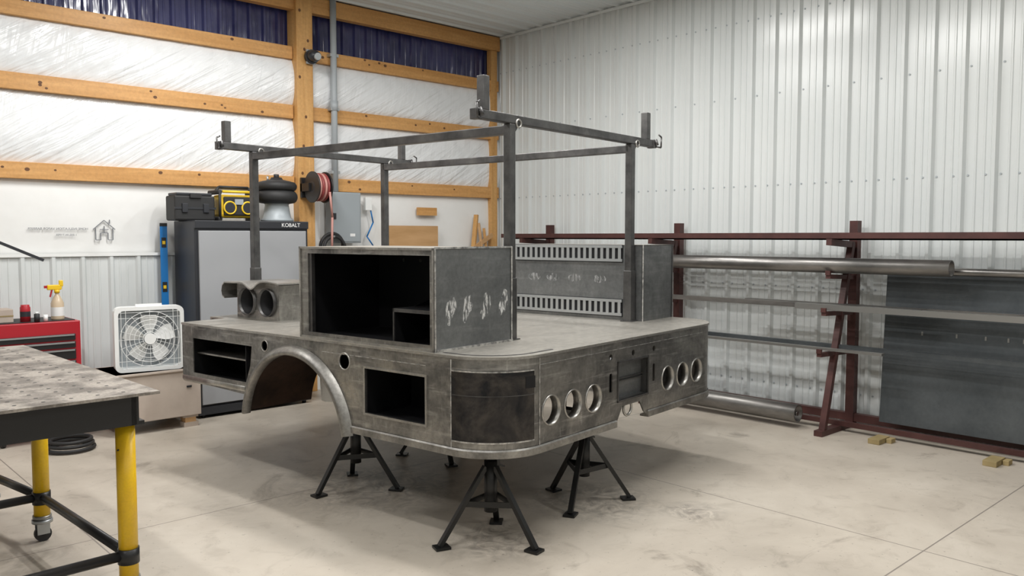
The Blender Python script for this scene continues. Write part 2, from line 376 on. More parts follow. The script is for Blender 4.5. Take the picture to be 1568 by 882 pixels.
# low outriggers over the rear stands, beam over the middle stands, main rails tucked under the deck
for x in (.18,1.00):
    b.box((x,.04,ZB),(x+.08,.42,.56),'steel_tube')
    for y in (.05,.36): b.box((x+.01,y,.56),(x+.07,y+.05,ZD-.012),'steel_tube')
b.box((.34,1.50,ZB),(2.1,1.56,.545),'steel_tube'); b.box((1.21,1.56,ZB),(1.28,1.75,.545),'steel_tube')
for x in (.55,1.95): b.box((x,1.51,.545),(x+.05,1.55,ZD-.012),'steel_tube')
for x in (.85,1.6): b.box((x,.05,.80),(x+.06,3.0,ZD-.012),'steel_tube')
for y in (.25,.9,2.4): b.box((.08,y,.90),(W-.08,y+.05,ZD-.012),'steel_tube')
def obox(b,x0,x1,y0,y1,z0,z1,mt,t=.006):
    b.box((x1-t,y0,z0),(x1,y1,z1),mt); b.box((x0,y0,z0),(x1,y0+t,z1),mt); b.box((x0,y1-t,z0),(x1,y1,z1),mt)
    b.box((x0,y0,z0),(x1,y1,z0+t),mt); b.box((x0,y0,z1-t),(x1,y1,z1),mt)
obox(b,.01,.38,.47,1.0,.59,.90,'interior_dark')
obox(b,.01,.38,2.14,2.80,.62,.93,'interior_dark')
b.box((.05,2.12,.785),(.38,2.79,.795),'steel_bright')
for (y0,y1,z0,z1) in ((.50,.97,.62,.87),):
    for A,C in (((y0-.012,z0-.012),(y1+.012,z0)),((y0-.012,z1),(y1+.012,z1+.012)),((y0-.012,z0),(y0,z1)),((y1,z0),(y1+.012,z1))):
        b.box((-.008,A[0],A[1]),(.01,C[0],C[1]),'steel_bright')
b.box((1.07,.045,.63),(1.43,.05,.87),'steel_box')
for q in ((1.07,.63,1.08,.87),(1.42,.63,1.43,.87),(1.07,.63,1.43,.64),(1.07,.86,1.43,.87)): b.box((q[0],-.006,q[1]),(q[2],.05,q[3]),'steel_tube')
for z in (.74,.755): b.box((1.08,.035,z),(1.42,.046,z+.006),'steel_tube')
b.torus((1.22,.02,.575),(0,1,0),.045,.008,'steel_bright')
b.cyl((W-.02,2.2,.62),(W-.02,L,.62),.03,'steel_panel')
b.cyl((.03,2.14,.615),(.03,L,.615),.035,'steel_bright')
b.done('under_frame',parent=bed)
b=B()
for side,x0,x1 in ((0,-.045,.01),(1,W-.01,W+.045)):
    N=36; r0,r1=.485,.540; z0=.47; vs=[];
    pr=[(r0,x1 if not side else x0),(r0,(x0+.006) if not side else x1-.006),(r0+.016,x0 if not side else x1),(r1-.028,x0+.006 if not side else x1-.006),(r1-.008,(x0+.022) if not side else x1-.022),(r1+.004,-.001 if not side else W+.001)]
    t0=math.asin((z0-.40)/.53)
    for i in range(N+1):
        t=t0+(math.pi-2*t0)*i/N
        for r,x in pr: vs.append((x,ac[0]+r*math.cos(t),ac[1]+r*math.sin(t)))
    k=len(pr); fs=[(i*k+j,(i+1)*k+j,(i+1)*k+j+1,i*k+j+1) for i in range(N) for j in range(k-1)]
    b.add(vs,fs,'steel_lip',True)
    xi0,xi1=(.008,.50) if not side else (W-.50,W-.008)
    A=arc(.50,ZB-.02,N); vs=[(x,p[0],p[1]) for p in A for x in (xi0,xi1)]
    b.add(vs,[(2*i,2*i+2,2*i+3,2*i+1) for i in range(N)],'wheel_tub',True)
    A2=arc(.506,ZB-.02,N); vs=[(x,p[0],p[1]) for p in A2 for x in (xi0,xi1)]
    b.add(vs,[(2*i,2*i+2,2*i+3,2*i+1) for i in range(N)],'wheel_tub',True)
b.box((.50,1.10,.70),(.508,2.14,ZD-.012),'wheel_tub')
b.done('wheel_arches',parent=bed)
b=B()
def tbox(x0,x1,y0,y1,z0,z1,open_):
    t=.008
    b.box((x0,y0,z0),(x1,y0+t,z1),'steel_box'); b.box((x0,y1-t,z0),(x1,y1,z1),'steel_box')
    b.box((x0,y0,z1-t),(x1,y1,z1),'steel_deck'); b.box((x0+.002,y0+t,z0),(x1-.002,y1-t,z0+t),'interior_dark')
    if open_:
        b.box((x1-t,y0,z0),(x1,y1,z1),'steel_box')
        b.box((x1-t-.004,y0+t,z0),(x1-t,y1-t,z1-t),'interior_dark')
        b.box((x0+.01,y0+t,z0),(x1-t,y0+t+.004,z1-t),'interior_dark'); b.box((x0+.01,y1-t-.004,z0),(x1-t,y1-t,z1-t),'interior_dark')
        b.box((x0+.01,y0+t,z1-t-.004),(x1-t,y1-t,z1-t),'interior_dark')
        b.plate(rect(y0,z0,y1,z1),[rect(y0+.035,z0+.035,y1-.075,z1-.04)],lambda a,c,tt:(x0-.002+tt,a,c),t,'steel_panel')
        for A,C in (((y0,z1-.012),(y1,z1)),((y0,z0),(y1,z0+.012)),((y0,z0),(y0+.012,z1)),((y1-.012,z0),(y1,z1))):
            b.box((x0-.010,A[0],A[1]),(x0,C[0],C[1]),'steel_bright')
        b.box((x0+.006,y1-.10,z0+.03),(x0+.03,y1-.07,z1-.03),'steel_tube')
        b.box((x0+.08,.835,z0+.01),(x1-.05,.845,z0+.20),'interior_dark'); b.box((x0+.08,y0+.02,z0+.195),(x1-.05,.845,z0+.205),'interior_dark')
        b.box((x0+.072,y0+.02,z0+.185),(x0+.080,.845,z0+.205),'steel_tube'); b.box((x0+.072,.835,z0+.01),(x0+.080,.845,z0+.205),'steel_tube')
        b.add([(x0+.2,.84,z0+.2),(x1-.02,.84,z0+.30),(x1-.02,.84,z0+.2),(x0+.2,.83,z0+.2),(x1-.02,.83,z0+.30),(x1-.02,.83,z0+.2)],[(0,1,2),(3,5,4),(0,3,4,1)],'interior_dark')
        for i in range(6): b.cyl((x1-t-.005,y0+.12+.15*i,z1-.09),(x1-t-.007,y0+.12+.15*i,z1-.09),.012,'steel_tube',10)
    else:
        b.box((x0,y0,z0),(x0+t,y1,z1),'steel_box'); b.box((x1-t,y0,z0),(x1,y1,z1),'steel_box')
tbox(.02,.645,.45,1.57,ZD,1.54,True)
for x in (.02,.645): b.bar((x,.447,ZD),(x,.447,1.54),.010,.008,'steel_weld')
b.bar((.02,.447,1.54),(.645,.447,1.54),.010,.010,'steel_weld')
b.bar((.02,.445,ZD+.004),(.645,.445,ZD+.004),.014,.014,'steel_weld')
for i,x in enumerate((.135,.265,.42,.575)):
    e=[(x+.036*math.cos(t)*(1+.25*math.sin(3*t+i))+.020*math.sin(t),1.205+.072*math.sin(t)*(1+.12*math.cos(5*t+i))+.008*i) for t in [2*math.pi*k/20 for k in range(20)]]
    b.plate(e,[],lambda a,c,t:(a,.4498-t,c),.0005,'chalk_mark')
b.done('driver_toolbox',parent=bed)
b=B()
FX=2.075
tbox(FX,2.51,.42,1.57,ZD,1.54,False)
b.bar((FX,.417,ZD),(FX,.417,1.54),.01,.008,'steel_weld'); b.bar((2.51,.417,ZD),(2.51,.417,1.54),.01,.008,'steel_tube')
for z0 in (1.035,1.425):
    b.box((FX-.006,.58,z0-.012),(FX,1.56,z0+.115),'interior_dark')
    for za in (z0-.006,z0+.092): b.box((FX-.016,.58,za),(FX-.006,1.56,za+.02),'galv')
    y=.59
    while y<1.55:
        b.box((FX-.014,y,z0),(FX-.006,y+.024,z0+.1),'galv'); y+=.05
for y in (.78,1.0,1.2,1.38): 
    b.plate(circ(y,1.29,.03,16,2.0),[],lambda a,c,t:(FX-.0005-t,a,c),.0005,'chalk_faint')
b.done('passenger_toolbox',parent=bed)
b=B()
PX=(.69,2.03); PY=(.50,3.03); T=.052
for x in PX:
    for y in PY:
        b.box((x-T/2,y-T/2,ZD),(x+T/2,y+T/2,2.245),'steel_tube',.005)
        b.box((x-T/2-.006,y-T/2-.006,ZD),(x+T/2+.006,y+T/2+.006,1.36),'steel_tube',.005)
        b.box((x-.045,y-.045,ZD),(x+.045,y+.045,ZD+.006),'steel_tube')
    b.box((x-T/2,PY[0],2.185),(x+T/2,PY[1],2.185+T),'steel_tube',.005)
for y in PY:
    x0,x1=.40,2.33; dz=.0 if y<1 else -.03
    b.box((x0,y-T/2,2.245),(x1,y+T/2,2.245+T),'steel_tube',.005)
    for x in (x0+.06,x1-.09):
        b.box((x-T/2,y-T/2,2.295),(x+T/2,y+T/2,2.485+dz),'steel_tube',.005)
    for x,s in ((x0,-1),(x1,1)):
        b.box((x-.02,y-T/2-.004,2.24),(x+.02,y+T/2+.004,2.30),'steel_tube',.004)
        b.path([(x+s*.01,y-.03,2.25),(x+s*.045,y-.05,2.245),(x+s*.05,y-.05,2.32),(x+s*.02,y-.045,2.335)],.006,'steel_tube')
        b.cyl((x,y-.045,2.26),(x,y-.03,2.30),.012,'steel_tube',8)
    for x in PX:
        b.torus((x+.05,y-.028,2.25),(0,1,0),.022,.006,'steel_bright',16,6)
        b.add([(x+T/2,y-.004,2.245),(x+T/2+.06,y-.004,2.245),(x+T/2,y-.004,2.18),(x+T/2,y+.004,2.245),(x+T/2+.06,y+.004,2.245),(x+T/2,y+.004,2.18)],[(0,1,2),(3,5,4),(0,3,4,1),(1,4,5,2),(0,2,5,3)],'steel_tube')
b.done('ladder_rack',parent=bed)
b=B()
xa,xb=.48,.85
pts=[(2.36,1.27)]
N=36
for i in range(N+1):
    t=i/N; yy=2.38+(2.98-2.38)*t
    zz=1.275-.055*math.exp(-((t-.50)/.13)**2)+.01*math.sin(t*5)
    pts.append((yy,zz))
pts+=[(3.02,1.265),(3.05,1.24),(3.06,1.20),(3.05,1.165),(3.02,1.15)]
vs=[];
for (yy,zz) in pts: vs+=[(xa-.07,yy,zz),(xb+.05,yy,zz),(xa-.07,yy,zz-.01),(xb+.05,yy,zz-.01)]
n=len(pts); fs=[]
for i in range(n-1):
    q=4*i; fs+=[(q,q+4,q+5,q+1),(q+2,q+3,q+7,q+6),(q,q+2,q+6,q+4),(q+1,q+5,q+7,q+3)]
fs+=[(0,1,3,2),(4*n-4,4*n-2,4*n-1,4*n-3)]
b.add(vs,fs,'steel_bright',False)
out=[(2.44,ZD),(2.96,ZD)]+[(yy,zz-.008) for yy,zz in pts[:-5][::-1] if 2.44<=yy<=2.961]
b.plate(out,[circ(2.575,1.125,.10,24,.95),circ(2.82,1.12,.10,24,.95)],lambda a,c,t:(xa+t,a,c),.008,'steel_panel')
b.box((xb-.008,2.44,ZD),(xb,2.96,1.2),'interior_dark'); b.box((xa,2.44,ZD),(xb,2.448,1.25),'steel_panel'); b.box((xa,2.952,ZD),(xb,2.96,1.25),'steel_panel')
for yy in (2.575,2.82):
    b.pipe((xa-.02,yy,1.122),(xb-.01,yy,1.122),.102,.006,'steel_tube'); b.pipe((xa+.0,yy,1.122),(xb-.01,yy,1.122),.0955,.002,'interior_dark')
for A,C in (((.90,1.30),(1.06,1.315)),((.90,1.385),(1.06,1.40)),((.90,1.30),(.915,1.40)),((1.045,1.30),(1.06,1.40)),((.97,ZD),(.99,1.30)),((.975,1.30),(.985,1.40))):
    b.box((A[0],2.75,A[1]),(C[0],2.77,C[1]),'steel_bright')
b.done('tube_manifold',parent=bed)
# ------------------------------------------------------------------ jack stands
def jack(cx,cy,ang,top,sp=.285):
    b=B()
    for k in range(3):
        t=ang+2*math.pi*k/3; d=Vector((math.cos(t),math.sin(t),0))
        b.bar(Vector((0,0,.40))+d*.03,d*sp+Vector((0,0,.015)),.03,.022,'jack_black')
        b.bar(d*(sp-.05)+Vector((0,0,.008)),d*(sp+.03)+Vector((0,0,.008)),.07,.012,'jack_black')
        t2=ang+2*math.pi*(k+1)/3; d2=Vector((math.cos(t2),math.sin(t2),0))
        b.bar(d*.145+Vector((0,0,.215)),d2*.145+Vector((0,0,.215)),.006,.03,'jack_black')
        b.bar(Vector((0,0,.20)),d*.145+Vector((0,0,.215)),.012,.012,'jack_black')
    b.cyl((0,0,.16),(0,0,.43),.034,'jack_black'); b.cyl((0,0,.43),(0,0,top-.03),.024,'jack_black')
    b.box((-.055,-.03,top-.035),(.055,.03,top-.015),'jack_black'); b.box((-.055,-.03,top-.03),(-.04,.03,top),'jack_black'); b.box((.04,-.03,top-.03),(.055,.03,top),'jack_black')
    b.bar((.03,0,.41),(.12,.03,.37),.016,.008,'jack_black'); b.box((.02,-.018,.38),(.05,.018,.44),'jack_black')
    return b.done('jack_stand',(cx,cy,0))
jack(2.83,3.21,math.radians(162),.50)
jack(3.67,3.31,math.radians(86),.50)
jack(2.82,4.50,math.radians(183),.50)
jack(3.66,4.72,math.radians(130),.50)
# ------------------------------------------------------------------ welding table
b=B(); HT=.955
TX0,TX1,TY0,TY1=-2.1,0,0,2.05
b.box((TX0,TY0,HT-.012),(TX1,TY1,HT),'table_top')
x=TX0+.08
while x<TX1-.03:
    y=TY0+.08
    while y<TY1-.03:
        b.cyl((x,y,HT-.0005),(x,y,HT+.0008),.008,'black_paint',8); y+=.10
    x+=.10
for y in (TY0+.09,.7,1.3,TY1-.09): b.box((TX0+.05,y-.04,HT-.14),(TX1-.08,y+.04,HT-.012),'black_paint')
b.box((TX1-.10,TY0+.05,HT-.14),(TX1-.07,TY1-.05,HT-.012),'black_paint')
def leg(xx,y):
    b.cyl((xx,y,.14),(xx,y,HT-.14),.039,'yellow_paint',28); b.box((xx-.06,y-.06,HT-.15),(xx+.06,y+.06,HT-.135),'black_paint')
    b.cyl((xx,y,.12),(xx,y,.14),.045,'tube_light',20)
    b.cyl((xx,y-.015,.04),(xx,y+.015,.04),.04,'black_rubber',20); b.box((xx-.03,y-.024,.04),(xx+.03,y-.018,.11),'galv'); b.box((xx-.03,y+.018,.04),(xx+.03,y+.024,.11),'galv')
    b.cyl((xx,y,.10),(xx,y,.118),.05,'galv',20); b.cyl((xx,y,.20),(xx,y,.265),.044,'black_paint',20)
P1,P2,P3=(-.09,.16),(-.125,1.30),(-.22,1.95)
Q=[(-1.95,.16),(-1.95,1.30),(-1.95,1.92)]
for q in (P1,P2,P3,*Q): leg(*q)
b.cyl((*P1,.235),(*P2,.235),.022,'black_paint'); b.cyl((*P2,.235),(*P3,.235),.022,'black_paint')
b.cyl((*Q[0],.235),(*Q[2],.235),.022,'black_paint')
for p_,q_ in zip((P1,P2,P3),Q): b.cyl((*p_,.235),(*q_,.235),.022,'black_paint')
b.cyl((P1[0]-.035,P1[1]-.018,.70),(P1[0]-.04,P1[1]-.022,.70),.004,'black_paint',8)
b.done('welding_table',(1.26,3.52,0),rz=math.radians(1.5))
# ------------------------------------------------------------------ steel storage cabinet
b=B(); cx0,cx1,cy0,cy1,ct=2.88,3.97,7.12,7.60,1.74
b.box((cx0,cy0+.02,.06),(cx1,cy1,ct),'charcoal',.008)
b.box((cx0,cy0,ct-.07),(cx1,cy0+.03,ct),'charcoal',.006); b.box((cx0,cy0,.03),(cx1,cy0+.03,.10),'charcoal')
b.box((cx0+.03,cy0-.004,.12),(cx0+.50,cy0+.02,ct-.09),'grey_door',.004)
b.box((cx0+.59,cy0-.004,.12),(cx1-.03,cy0+.02,ct-.09),'grey_door',.004)
b.box((cx0+.50,cy0-.010,.12),(cx0+.545,cy0+.02,ct-.09),'charcoal',.004); b.box((cx0+.548,cy0-.010,.12),(cx0+.59,cy0+.02,ct-.09),'charcoal',.004)
for x in (cx0+.525,cx0+.565): b.box((x-.008,cy0-.035,.9),(x+.008,cy0-.02,1.15),'galv'); b.box((x-.008,cy0-.03,.9),(x+.008,cy0,.92),'galv'); b.box((x-.008,cy0-.03,1.13),(x+.008,cy0,1.15),'galv')
for x in (cx0+.05,cx1-.05):
    for y in (cy0+.05,cy1-.05): b.cyl((x,y,0),(x,y,.06),.02,'black_paint',12)
cab=b.done('storage_cabinet')
def text(s,size,loc,rot,mt,name,parent=None,mirror=False):
    cu=bpy.data.curves.new(name,'FONT'); cu.body=s; cu.size=size; cu.extrude=.001; cu.materials.append(MATS[mt])
    o=bpy.data.objects.new(name,cu); S.collection.objects.link(o)
    bpy.context.view_layer.update()
    me=bpy.data.meshes.new_from_object(o.evaluated_get(bpy.context.evaluated_depsgraph_get()))
    q=bpy.data.objects.new(name,me); q.location=loc; q.rotation_euler=rot; q.scale=(-1,1,1) if mirror else (1,1,1)
    bpy.data.objects.remove(o)
    S.collection.objects.link(q)
    if parent: q.parent=parent
    return q
text('KOBALT',.050,(cx1-.28,cy0-.002,ct-.052),(math.pi/2,0,0),'text_white','lettering',cab)
b=B(); b.box((0,0,0),(.36,.22,.22),'black_rubber',.015); b.box((-.005,-.006,.10),(.365,.0,.118),'charcoal'); 
for x in (.06,.25): b.box((x,-.015,.07),(x+.05,0,.15),'charcoal',.004)
b.box((.13,-.02,.20),(.23,-.005,.235),'black_rubber'); b.box((.02,.01,.22),(.34,.21,.245),'charcoal',.008)
b.done('tool_case',(2.78,7.30,ct))
b=B(); b.box((.03,.03,.03),(.37,.21,.24),'yellow_plastic',.03)
b.box((.06,.015,.05),(.34,.03,.22),'black_rubber',.01)
for x in (.115,.285): b.torus((x,.012,.12),(0,1,0),.055,.008,'yellow_plastic'); b.cyl((x,.008,.12),(x,.02,.12),.05,'charcoal')
for x in (0,.36):
    for z in (0,.24): b.box((x,.0,z),(x+.04,.24,z+.04),'black_rubber',.012)
b.path([(.02,.12,.26),(.06,.12,.31),(.34,.12,.31),(.38,.12,.26)],.014,'black_rubber')
b.path([(.02,.01,.02),(.02,.01,.27)],.013,'black_rubber'); b.path([(.38,.01,.02),(.38,.01,.27)],.013,'black_rubber'); b.path([(.04,.0,.265),(.36,.0,.265)],.012,'yellow_plastic')
b.box((.16,.005,.15),(.24,.02,.20),'panel_grey')
b.done('jobsite_radio',(3.16,7.28,ct))
b=B()
b.lathe((0,0,0),[(0,0),(.15,0),(.155,.02),(.13,.04),(.11,.16),(.12,.18),(0,.18)],'panel_grey')
prof=[(.11,.17)]
for i in range(9): t=-math.pi/2+math.pi*i/8; prof.append((.145+.05*math.cos(t),.235+.06*math.sin(t)))
for i in range(9): t=-math.pi/2+math.pi*i/8; prof.append((.145+.045*math.cos(t),.335+.045*math.sin(t)))
prof+=[(.13,.385),(.06,.40),(.05,.42),(0,.42)]
b.lathe((0,0,0),prof,'black_rubber'); b.cyl((.0,0,.41),(0,0,.45),.025,'black_rubber'); b.cyl((-.09,0,.38),(-.09,0,.43),.01,'galv')
b.torus((0,0,.285),(0,0,1),.135,.012,'charcoal')
b.done('air_spring',(3.77,7.36,ct))
b=B(); b.box((-.012,-.03,0),(.012,.03,1.22),'blue_level'); 
for z in (.2,.6,1.0): b.box((-.014,-.02,z),(.014,.02,z+.09),'black_paint'); b.box((-.015,-.012,z+.03),(.015,.012,z+.06),'yellow_plastic')
b.box((-.013,-.031,0),(.013,.031,.03),'black_paint'); b.box((-.013,-.031,1.19),(.013,.031,1.22),'black_paint')
b.done('spirit_level',(2.79,7.61,.50),rot=(0,0,math.radians(75)))
b=B(); b.box((2.70,7.45,0),(2.86,7.64,.50),'charcoal',.01); b.box((2.71,7.44,.3),(2.85,7.452,.45),'black_rubber'); b.done('battery_case')
b=B()
b.box((2.12,6.88,.10),(2.80,7.40,.50),'crate_pink',.004); b.box((2.10,6.86,.485),(2.82,7.42,.50),'crate_pink')
for x in (2.14,2.66): 
    for y in (6.90,7.28): b.box((x,y,0),(x+.12,y+.10,.04),'crate_pink'); b.box((x+.01,y,.04),(x+.10,y+.10,.08),'plywood'); b.box((x-.005,y,.08),(x+.12,y+.1,.10),'crate_pink')
b.box((2.68,6.872,.34),(2.72,6.882,.355),'charcoal')
b.done('wooden_crate')
b=B()
wd=.53; 
b.plate(rrect(-wd/2,0,wd/2,wd,.05),[rrect(-wd/2+.03,.03,wd/2-.03,wd-.03,.04)],lambda a,c,t:(a,t,c),.11,'white_plastic')
for R_ in (.225,.19,.155,.12,.085,.055): b.torus((0,.0,wd/2),(0,1,0),R_,.0025,'white_plastic',32,5)
for i in range(20):
    t=2*math.pi*i/20; b.bar((.05*math.cos(t),0,wd/2+.05*math.sin(t)),(.235*math.cos(t),0,wd/2+.235*math.sin(t)),.0025,.0025,'white_plastic')
for z in (.045,.09,wd-.09,wd-.045): b.bar((-wd/2+.03,0,z),(wd/2-.03,0,z),.003,.003,'white_plastic')
for x in (-.215,-.18,.18,.215): b.bar((x,0,.03),(x,0,wd-.03),.003,.003,'white_plastic')
b.cyl((0,-.008,wd/2),(0,.01,wd/2),.045,'white_plastic'); b.cyl((0,.03,wd/2),(0,.09,wd/2),.04,'white_plastic')
for k in range(5):
    t0=2*math.pi*k/5+.3; vs=[]
    for i in range(7):
        r=.035+.165*i/6; w=.20+.34*math.sin(math.pi*min(1,i/6*.75+.1))
        for s_,yy in ((-1,.035),(1,.075)): vs.append((r*math.cos(t0+s_*w*.8),yy,wd/2+r*math.sin(t0+s_*w*.8)))
    b.add(vs,[(2*i,2*i+1,2*i+3,2*i+2) for i in range(6)],'white_plastic',True)
b.plate(rrect(-wd/2+.03,.03,wd/2-.03,wd-.03,.04),[circ(0,wd/2,.225,32)],lambda a,c,t:(a,.06+t,c),.004,'panel_grey')
b.plate(circ(0,wd/2,.23,32),[],lambda a,c,t:(a,.105+t,c),.002,'pvc_grey')
b.box((-.1,.03,wd-.005),(.1,.05,wd+.02),'white_plastic')
b.done('box_fan',(2.42,6.95,.50),rz=math.radians(-10))
b=B(); tx0,tx1,ty=1.32,1.94,7.10
b.box((tx0,ty,.12),(tx1,ty+.45,.94),'red_paint',.008)
z=.16
for h in (.20,.16,.12,.09,.06,.06):
    b.box((tx0+.04,ty-.012,z),(tx1-.04,ty,z+h-.012),'black_paint',.003); b.box((tx0+.05,ty-.02,z+h-.026),(tx1-.05,ty-.01,z+h-.015),'galv'); z+=h
b.box((tx0+.03,ty+.03,.94),(tx1-.03,ty+.42,.945),'black_rubber')
for x in (tx0+.07,tx1-.07):
    for y in (ty+.06,ty+.38): b.cyl((x-.015,y,.05),(x+.015,y,.05),.05,'black_rubber'); b.box((x-.02,y-.02,.05),(x+.02,y+.02,.12),'galv')
b.done('tool_chest')
b=B(); b.lathe((0,0,0),[(0,0),(.045,0),(.047,.01),(.047,.13),(.03,.17),(.014,.20),(.014,.22)],'clear_plastic'); b.cyl((0,0,.21),(0,0,.235),.02,'yellow_plastic')
b.lathe((0,0,0),[(.0475,.03),(.0475,.10)],'white_plastic')
b.box((-.07,-.012,.235),(.035,.012,.275),'yellow_plastic',.006); b.box((-.09,-.008,.25),(-.065,.008,.27),'red_paint'); b.bar((-.035,0,.24),(-.05,0,.18),.012,.01,'red_paint'); b.box((.015,-.012,.26),(.045,.012,.31),'yellow_plastic',.006)
b.done('spray_bottle',(1.81,7.22,.945))
b=B(); b.lathe((0,0,0),[(0,0),(.036,0),(.036,.11),(.03,.12),(.03,.13),(0,.13)],'red_paint'); b.lathe((0,0,0),[(.0365,.04),(.0365,.08)],'charcoal'); b.done('solvent_can',(1.58,7.2,.945))
b=B(); b.box((0,0,0),(.16,.2,.10),'crate_pink',.004); b.box((0,-.002,.045),(.16,0,.055),'wood_block'); b.done('cardboard_box',(1.34,7.2,.945))
b=B(); b.cyl((0,0,0),(0,0,.06),.02,'black_rubber'); b.cyl((0,0,.06),(0,0,.075),.012,'white_plastic'); b.cyl((.06,0,0),(.06,0,.05),.016,'white_plastic'); b.done('paint_marker',(1.645,7.14,.945))
b=B()
for i in range(3): b.torus((0,0,.02+.03*i),(0,0,1),.16-.01*i,.014,'black_rubber')
b.done('coiled_cable',(1.75,6.75,0))
b=B(); b.bar((0,0,0),(.42,0,-.20),.03,.02,'charcoal'); b.box((-.9,-.03,-.05),(.02,.03,.05),'charcoal'); b.cyl((-.85,0,-1.60),(-.85,0,.05),.03,'charcoal'); b.box((-1.0,-.15,-1.62),(-.7,.15,-1.60),'charcoal'); b.done('tool_stand',(1.25,7.0,1.62))
b=B(); b.lathe((0,0,0),[(0,0),(.13,0),(.15,.36),(.158,.36),(.158,.38),(.14,.38),(.125,.02),(0,.02)],'white_plastic'); b.torus((0,0,.33),(0,0,1),.152,.006,'white_plastic'); b.done('bucket',(4.22,7.10,0))
# ------------------------------------------------------------------ wall things
b=B(); b.box((4.47,YW-.16,1.53),(4.83,YW-.05,2.06),'panel_grey',.006); b.box((4.485,YW-.168,1.545),(4.815,YW-.158,2.045),'panel_grey',.004); b.box((4.49,YW-.18,1.78),(4.52,YW-.165,1.84),'charcoal'); b.box((4.69,YW-.17,1.60),(4.75,YW-.167,1.63),'text_white'); b.done('breaker_panel')
b=B(); b.cyl((4.57,YW-.08,2.065),(4.57,YW-.08,ZC-.03),.033,'pvc_grey'); 
for z in (2.9,3.45,2.25): b.box((4.52,YW-.10,z),(4.62,YW-.03,z+.03),'galv')
b.cyl((4.57,YW-.08,2.90),(4.57,YW-.08,3.0),.04,'pvc_grey'); b.done('conduit')
b=B()
c=Vector((4.25,YW-.30,2.09))
for s_ in (-.07,.07): b.cyl(c+Vector((s_-.006,0,0)),c+Vector((s_+.006,0,0)),.155,'black_paint',32); b.cyl(c+Vector((s_-.007,0,0)),c+Vector((s_+.007,0,0)),.06,'charcoal',24)
for k in range(4):
    for r_ in (.08,.105,.128): b.torus(c+Vector((-.045+.030*k,0,0)),(1,0,0),r_,.014,'hose_red' if k%2 else 'hose_pink',24,8)
b.cyl(c-Vector((.08,0,0)),c+Vector((.08,0,0)),.04,'black_paint'); b.box(c+Vector((-.10,.02,-.04)),c+Vector((-.07,.19,.04)),'black_paint'); b.box(c+Vector((-.10,.16,-.10)),c+Vector((.06,.19,.10)),'black_paint')
b.path([c+Vector((.05,-.13,-.05)),c+Vector((.08,-.12,-.3)),c+Vector((.08,-.1,-.7)),c+Vector((.09,-.05,-1.1)),c+Vector((.08,0,-1.4))],.012,'hose_pink')
b.done('air_hose_reel')
b=B(); b.cyl((0,0,0),(0,-.05,0),.07,'charcoal'); b.sphere((0,-.08,0),.07,'charcoal',(1,1,.8)); b.cyl((0,-.12,-.01),(0,-.155,-.015),.035,'galv'); b.box((-.05,-.02,-.07),(.05,0,.07),'panel_grey'); b.done('security_camera',(4.28,YW-.12,3.40))
b=B()
b.path([(5.0,YW-.08,1.9),(5.04,YW-.07,1.75),(4.96,YW-.07,1.6),(5.03,YW-.08,1.5),(5.05,YW-.07,1.3)],.008,'blue_level'); b.box((4.93,YW-.10,1.88),(5.01,YW-.05,2.02),'white_plastic',.004)
b.done('power_cord')
b=B(); b.torus((4.45,YW-.20,1.50),(0,1,.1),.13,.018,'black_rubber'); b.torus((4.46,YW-.24,1.48),(0,1,-.1),.12,.018,'black_rubber'); b.bar((4.45,YW-.25,1.6),(4.45,YW-.08,1.62),.02,.02,'galv'); b.done('extension_cord')
b=B(); b.box((5.22,YW-.08,1.15),(5.92,YW-.06,1.72),'plywood'); b.done('plywood_sheet')
b=B(); b.box((5.66,YW-.05,1.84),(5.93,YW-.02,1.93),'wood'); b.done('wood_offcut')
b=B()
b.bar((6.42,YW-.1,1.3),(6.52,YW-.06,1.86),.05,.03,'wood_v'); b.bar((6.58,YW-.12,1.3),(6.55,YW-.07,1.76),.06,.03,'plywood'); b.bar((6.68,YW-.1,1.2),(6.64,YW-.06,1.70),.05,.03,'wood_v'); b.bar((6.42,YW-.12,1.45),(6.74,YW-.1,1.62),.02,.05,'plywood')
b.box((6.35,YW-.30,1.25),(6.76,YW-.05,1.31),'plywood'); b.box((6.36,YW-.3,0),(6.40,YW-.06,1.25),'plywood'); b.box((6.70,YW-.3,0),(6.74,YW-.06,1.25),'plywood')
b.done('scrap_wood_shelf')
b=B(); 
hx,hz=2.32,1.66
for p,q in (((-.09,0),(0,.08)),((0,.08),(.09,0)),((-.07,.01),(-.07,-.09)),((.07,.01),(.07,-.09)),((-.07,-.09),(-.03,-.09)),((.03,-.09),(.07,-.09)),((-.03,-.09),(-.03,-.03)),((.03,-.09),(.03,-.03)),((-.03,-.03),(.03,-.03)),((.045,.05),(.045,.085)),((-.035,.0),(.035,.0)),((0,.03),(0,-.03))):
    b.bar((hx+p[0],YW-.004,hz+p[1]),(hx+q[0],YW-.004,hz+q[1]),.007,.006,'text_grey')
pr=b.done('house_wrap_print')
text('HOME INSULATION VAPOR BARRIER',.028,(2.19,YW-.008,1.655),(math.pi/2,0,0),'text_grey','print_a',pr,True)
text('1-800-44-TYPEK',.024,(2.1,YW-.008,1.605),(math.pi/2,0,0),'text_grey','print_b',pr,True)
